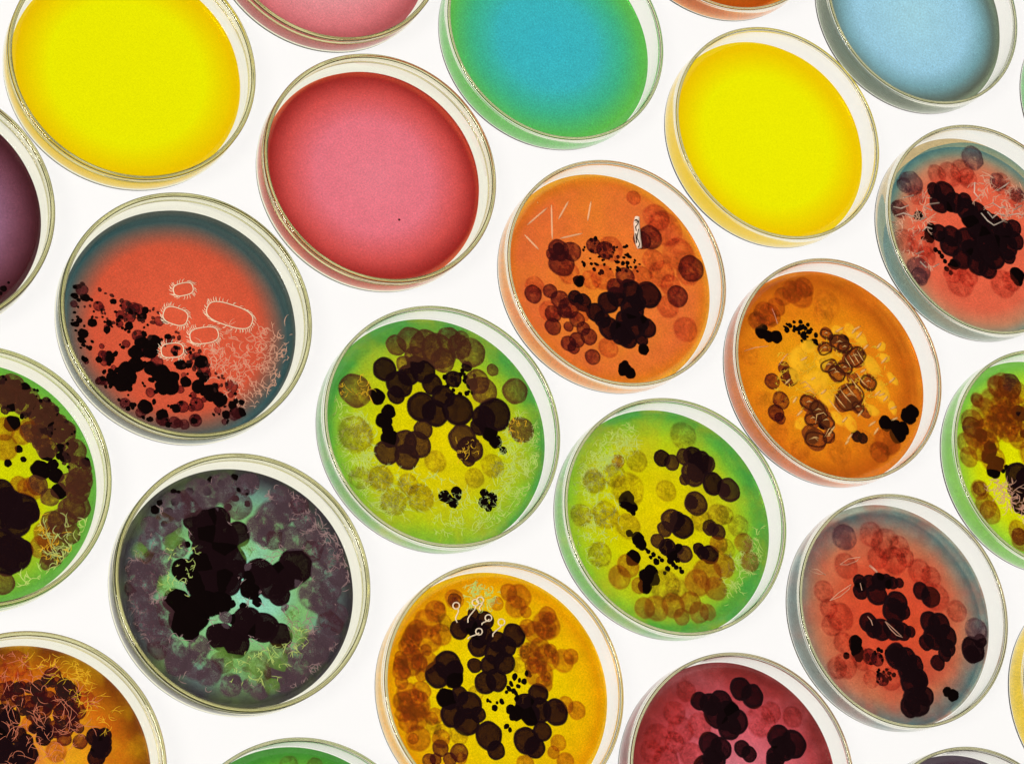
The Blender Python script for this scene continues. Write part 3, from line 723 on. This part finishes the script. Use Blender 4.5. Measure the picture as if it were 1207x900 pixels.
grow(k, o, s, BLACK, [(375, 535, 44), (380, 505, 30), (345, 622, 44), (365, 640, 30), (700, 690, 46), (640, 692, 26), (620, 670, 23), (650, 625, 18), (660, 670, 30), (700, 640, 30), (470, 330, 38), (440, 320, 30), (480, 380, 30), (625, 700, 16)], 'dark_colony', 0.09)
grow(k, o, s, BLACK, [(635, 530, 14), (690, 515, 14), (675, 550, 13), (620, 560, 11), (610, 580, 12), (630, 590, 12), (650, 570, 10), (580, 635, 12), (550, 662, 14), (600, 740, 12), (615, 755, 10), (520, 630, 8), (640, 600, 10), (655, 545, 9), (600, 595, 8), (560, 640, 7), (700, 525, 8), (530, 635, 7)], 'speck', 0.12, 0.2)
for (x, y, tx, ty) in [(388, 228, 395, 300), (470, 215, 440, 300), (525, 280, 500, 310), (580, 298, 545, 360), (485, 338, 440, 370), (490, 205, 495, 250)]:
    ring = [(x + 14 * math.cos(i / 16 * 6.2832), y + 14 * math.sin(i / 16 * 6.2832)) for i in range(16)] + [(x + 14, y)]
    tail = [(x + (tx - x) * t + 8 * math.sin(t * 6), y + (ty - y) * t) for t in (0.18, 0.35, 0.5, 0.65, 0.8, 1.0)]
    tubes('tailed_microbe', k, o, s, [ring, tail], CREAM, 0.00027, dz=0.0013)

# ---- very dark dish
k, o, s = 16, (110, 520), 2.6471
grow(k, o, s, GREY, [(560, 240, 58), (520, 272, 48), (600, 222, 38), (620, 310, 48), (690, 296, 34), (740, 460, 38), (690, 480, 53), (720, 502, 48), (232, 262, 48), (200, 380, 48), (160, 430, 58), (130, 500, 46), (150, 560, 56), (200, 600, 48), (270, 682, 48), (320, 700, 48), (250, 650, 38), (360, 720, 44), (430, 760, 38), (600, 760, 46), (640, 720, 56), (700, 660, 56), (740, 620, 46),
                     (770, 420, 36), (330, 150, 56), (230, 170, 50), (400, 135, 50), (175, 320, 40), (480, 130, 36), (590, 170, 40), (770, 350, 44), (765, 540, 38), (240, 722, 38), (520, 780, 36), (330, 640, 38), (130, 400, 40), (160, 250, 30), (660, 250, 38), (700, 400, 36), (570, 720, 44)], 'grey_colony', 0.07)
grow(k, o, s, PLUM, [(300, 200, 50), (450, 200, 46), (110, 460, 30), (220, 540, 50), (180, 660, 40), (740, 560, 46), (640, 200, 36), (560, 300, 40), (690, 340, 40), (260, 330, 36), (400, 690, 36)], 'plum_colony', 0.07)
grow(k, o, s, GREENP, [(430, 690, 46), (500, 710, 56), (580, 690, 50), (640, 600, 44), (620, 540, 34), (480, 340, 40), (220, 450, 40), (250, 310, 44), (400, 660, 36), (560, 760, 40), (460, 560, 30), (150, 340, 36)], 'green_patch', 0.12, 0.2)
grow(k, o, s, OLIVE, [(540, 720, 40), (510, 690, 40), (230, 255, 40), (580, 650, 36), (170, 360, 36)], 'pale_colony')
tubes('mycelium', k, o, s, threads([(100, 360), (200, 340), (220, 480), (210, 640), (140, 600)], 150, 46, 0.5, 91) + threads([(520, 140), (640, 160), (780, 330), (800, 440), (720, 360), (600, 210)], 120, 44, 0.4, 92) + threads([(620, 560), (740, 580), (760, 640), (640, 780), (560, 780)], 90, 46, 0.5, 93) + threads([(110, 420), (200, 200), (420, 110), (640, 160), (800, 420), (780, 640), (560, 800), (300, 760), (150, 620)], 160, 44, 0.5, 95), MAUVE, 0.00011, dz=0.0004, kind='stuff')
tubes('mycelium', k, o, s, threads([(400, 690), (480, 650), (600, 640), (660, 560), (680, 640), (600, 700), (500, 780), (400, 720)], 46, 30, 0.4, 94) + threads([(230, 300), (330, 330), (300, 480), (200, 470)], 24, 30, 0.5, 96), LIME, 0.00010, dz=0.0009, kind='stuff')
grow(k, o, s, DARK, [(350, 250, 44), (390, 240, 38), (330, 290, 34), (400, 300, 54), (450, 290, 40), (350, 330, 44), (380, 370, 54), (430, 370, 48), (360, 430, 54), (420, 440, 42), (450, 400, 32), (520, 412, 48), (560, 440, 54), (630, 390, 56), (600, 420, 48), (580, 480, 34), (400, 610, 44), (440, 630, 48), (380, 600, 30), (480, 560, 46), (530, 580, 48), (582, 606, 40), (460, 590, 34), (310, 250, 30)], 'dark_colony')
grow(k, o, s, BLACK, [(280, 400, 37), (350, 380, 50), (400, 330, 50), (400, 430, 48), (260, 500, 43), (280, 560, 48), (310, 540, 56), (350, 500, 50), (390, 500, 42), (300, 590, 33), (330, 440, 46), (490, 460, 34), (500, 420, 36), (590, 410, 40), (500, 580, 36), (430, 620, 34), (540, 590, 30), (430, 507, 14), (468, 515, 13), (440, 555, 19), (480, 540, 20), (510, 500, 16), (360, 290, 46), (370, 240, 34)], 'dark_colony', 0.08)
grow(k, o, s, BLACK, [(398, 132, 12), (440, 112, 11), (455, 150, 10), (478, 158, 10), (443, 178, 11), (366, 122, 12), (355, 157, 13), (300, 155, 12), (245, 150, 10), (185, 208, 14), (235, 220, 14), (220, 257, 10), (253, 190, 12), (292, 322, 11), (480, 195, 10), (325, 185, 12), (265, 160, 8), (275, 180, 9), (340, 130, 9), (420, 205, 12), (205, 190, 10), (455, 130, 6), (385, 150, 7), (310, 180, 8)], 'speck', 0.1)

grow(k, o, s, GREY, scatter([(95, 480), (150, 230), (420, 95), (700, 200), (815, 440), (740, 690), (520, 830), (240, 740)], 22, 12, 28, 97), 'grey_colony', 0.16, 0.25)

# ---- cut-off yellow-green dish
k, o, s = 15, (0, 410), 2.7273
grow(k, o, s, RUST, [(100, 260, 40), (15, 320, 44), (110, 450, 38), (60, 440, 30), (150, 600, 44), (130, 640, 38), (10, 260, 40), (70, 280, 34), (140, 300, 30), (160, 620, 40), (90, 450, 36)], 'rust_colony')
grow(k, o, s, BROWN, [(270, 430, 44), (262, 512, 44), (20, 150, 48), (80, 170, 48), (140, 212, 48), (200, 270, 44), (245, 330, 40), (272, 385, 38), (200, 560, 46), (230, 600, 36), (180, 680, 36), (20, 790, 38), (230, 520, 44), (190, 640, 36), (40, 120, 40), (150, 690, 24)], 'brown_colony')
grow(k, o, s, UMBER, scatter([(0, 100), (100, 130), (200, 220), (270, 340), (220, 330), (120, 240), (0, 200)], 30, 12, 26, 101), 'dark_colony', 0.1)
grow(k, o, s, DARK, [(0, 470, 50), (20, 500, 54), (72, 520, 54), (50, 560, 50), (90, 530, 38), (40, 660, 62), (68, 650, 38), (20, 690, 44), (10, 620, 40), (0, 540, 50)], 'dark_colony', 0.04)
grow(k, o, s, BLACK, [(130, 392, 32), (150, 340, 25), (180, 410, 25), (190, 460, 27), (40, 242, 26), (30, 250, 18), (60, 325, 13), (25, 370, 13), (75, 358, 10), (115, 265, 17), (130, 260, 15), (150, 205, 17), (160, 240, 19), (120, 305, 13), (195, 320, 15), (235, 315, 17), (270, 370, 12), (240, 355, 10), (35, 185, 21), (15, 140, 20), (60, 160, 17), (95, 165, 19), (80, 130, 19), (40, 120, 19), (190, 230, 15), (230, 270, 13), (170, 375, 18), (110, 190, 18), (30, 500, 40), (60, 550, 36)], 'dark_colony', 0.1)
grow(k, o, s, BROWN, scatter([(0, 100), (100, 120), (220, 220), (290, 400), (240, 480), (150, 330), (60, 220), (0, 220)], 7, 22, 36, 105) + [(100, 270, 36), (130, 300, 30), (160, 480, 30), (120, 440, 34), (250, 460, 40), (170, 560, 38)], 'brown_colony', 0.07)
tubes('mycelium', k, o, s, threads([(110, 560), (200, 570), (280, 560), (270, 640), (180, 730), (60, 790), (80, 740), (170, 660)], 60, 46, 0.5, 102), LIME, 0.00014, dz=0.0006, kind='stuff')
tubes('mycelium', k, o, s, threads([(120, 560), (210, 600), (230, 680), (130, 680)], 20, 50, 0.4, 103), GOLD, 0.00009, dz=0.0007, kind='stuff')

grow(k, o, s, UMBER, scatter([(0, 90), (90, 110), (200, 210), (290, 380), (230, 400), (120, 270), (0, 180)], 40, 8, 20, 106), 'dark_colony', 0.12)
grow(k, o, s, BLACK, scatter([(0, 90), (90, 110), (200, 210), (290, 380), (230, 400), (120, 270), (0, 180)], 60, 5, 13, 104), 'speck', 0.13, 0.2)

# ---- dark orange dish with a net of threads
k, o, s = 22, (0, 730), 5.2952
grow(k, o, s, ROSE, [(530, 500, 62), (100, 270, 86), (50, 330, 68), (150, 350, 58), (20, 400, 60), (350, 820, 70), (180, 650, 50)], 'pale_colony')
grow(k, o, s, MAROON, [(330, 352, 56), (300, 370, 40), (400, 430, 44), (450, 442, 42), (480, 570, 58), (430, 560, 40), (250, 460, 48), (180, 520, 54), (200, 550, 48), (300, 500, 58), (380, 590, 54), (350, 520, 48), (60, 500, 58), (20, 450, 58), (280, 560, 48), (350, 680, 58), (450, 640, 48), (400, 740, 48), (110, 480, 48), (500, 760, 48), (420, 690, 38), (130, 420, 40), (230, 620, 40), (60, 420, 40), (460, 500, 34)], 'maroon_colony')
grow(k, o, s, UMBER, scatter([(0, 420), (160, 420), (330, 340), (480, 460), (520, 700), (300, 720), (100, 560)], 60, 20, 46, 111), 'brown_colony')
grow(k, o, s, DARK, [(60, 620, 68), (20, 600, 78), (40, 680, 58), (110, 720, 58), (150, 840, 88), (60, 860, 88), (280, 700, 53), (270, 740, 48), (210, 680, 34), (590, 730, 56), (650, 722, 48), (630, 800, 66), (600, 860, 58), (660, 760, 38), (20, 820, 78), (160, 760, 50), (30, 760, 50)], 'dark_colony')
grow(k, o, s, BLACK, [(620, 740, 44), (640, 790, 44), (600, 820, 40), (60, 640, 44), (150, 830, 60), (270, 720, 34), (100, 860, 60), (20, 700, 50)], 'dark_colony', 0.09)
tubes('mycelium', k, o, s, threads([(0, 260), (180, 200), (360, 380), (560, 520), (560, 740), (350, 900), (0, 900)], 90, 110, 0.4, 112), NET, 0.00009, dz=0.0008, kind='stuff')
tubes('mycelium', k, o, s, threads([(200, 190), (420, 230), (560, 330), (620, 560), (740, 560), (700, 700), (540, 600), (430, 380), (260, 300)], 80, 80, 0.3, 113), GOLD, 0.00008, dz=0.0006, kind='stuff')

# ---- crimson dish
k, o, s = 21, (720, 750), 4.0233
grow(k, o, s, ROSE, [(220, 480, 68), (330, 440, 66), (300, 500, 50), (260, 590, 68), (420, 420, 60), (710, 400, 74), (190, 545, 56), (380, 560, 60), (760, 360, 50), (350, 250, 50), (300, 360, 56), (860, 380, 50)], 'pale_colony')
grow(k, o, s, DARK, [(420, 305, 44), (470, 320, 52), (520, 310, 56), (615, 247, 54), (670, 282, 56), (500, 370, 62), (590, 400, 62), (560, 430, 58), (470, 510, 58), (520, 530, 54), (490, 580, 58), (622, 530, 40), (655, 556, 38), (798, 480, 60), (862, 510, 66), (820, 530, 58), (780, 570, 48), (770, 590, 38), (450, 620, 60)], 'dark_colony', 0.04)
grow(k, o, s, BLACK, [(560, 350, 50), (540, 400, 44), (800, 520, 44), (490, 560, 44), (480, 340, 34)], 'dark_colony', 0.06)

# ---- small marks on the plainer dishes
k, o, s = 9, (0, 0), 1.0
grow(k, o, s, BLACK, [(5, 341, 4), (3, 349, 3), (10, 333, 1.6)], 'speck', 0.1)
k = 8
grow(k, o, s, BLACK, [(470.5, 259, 1.3)], 'speck', 0.1)
k = 24
grow(k, o, s, ROSE, [(1206, 815, 12), (1204, 880, 16)], 'pale_colony')
k = 25
grow(k, o, s, PLUM, [(1120, 905, 12), (1150, 902, 10)], 'plum_colony')
k = 23
grow(k, o, s, OLIVE, [(340, 892, 12), (372, 896, 10)], 'pale_colony')
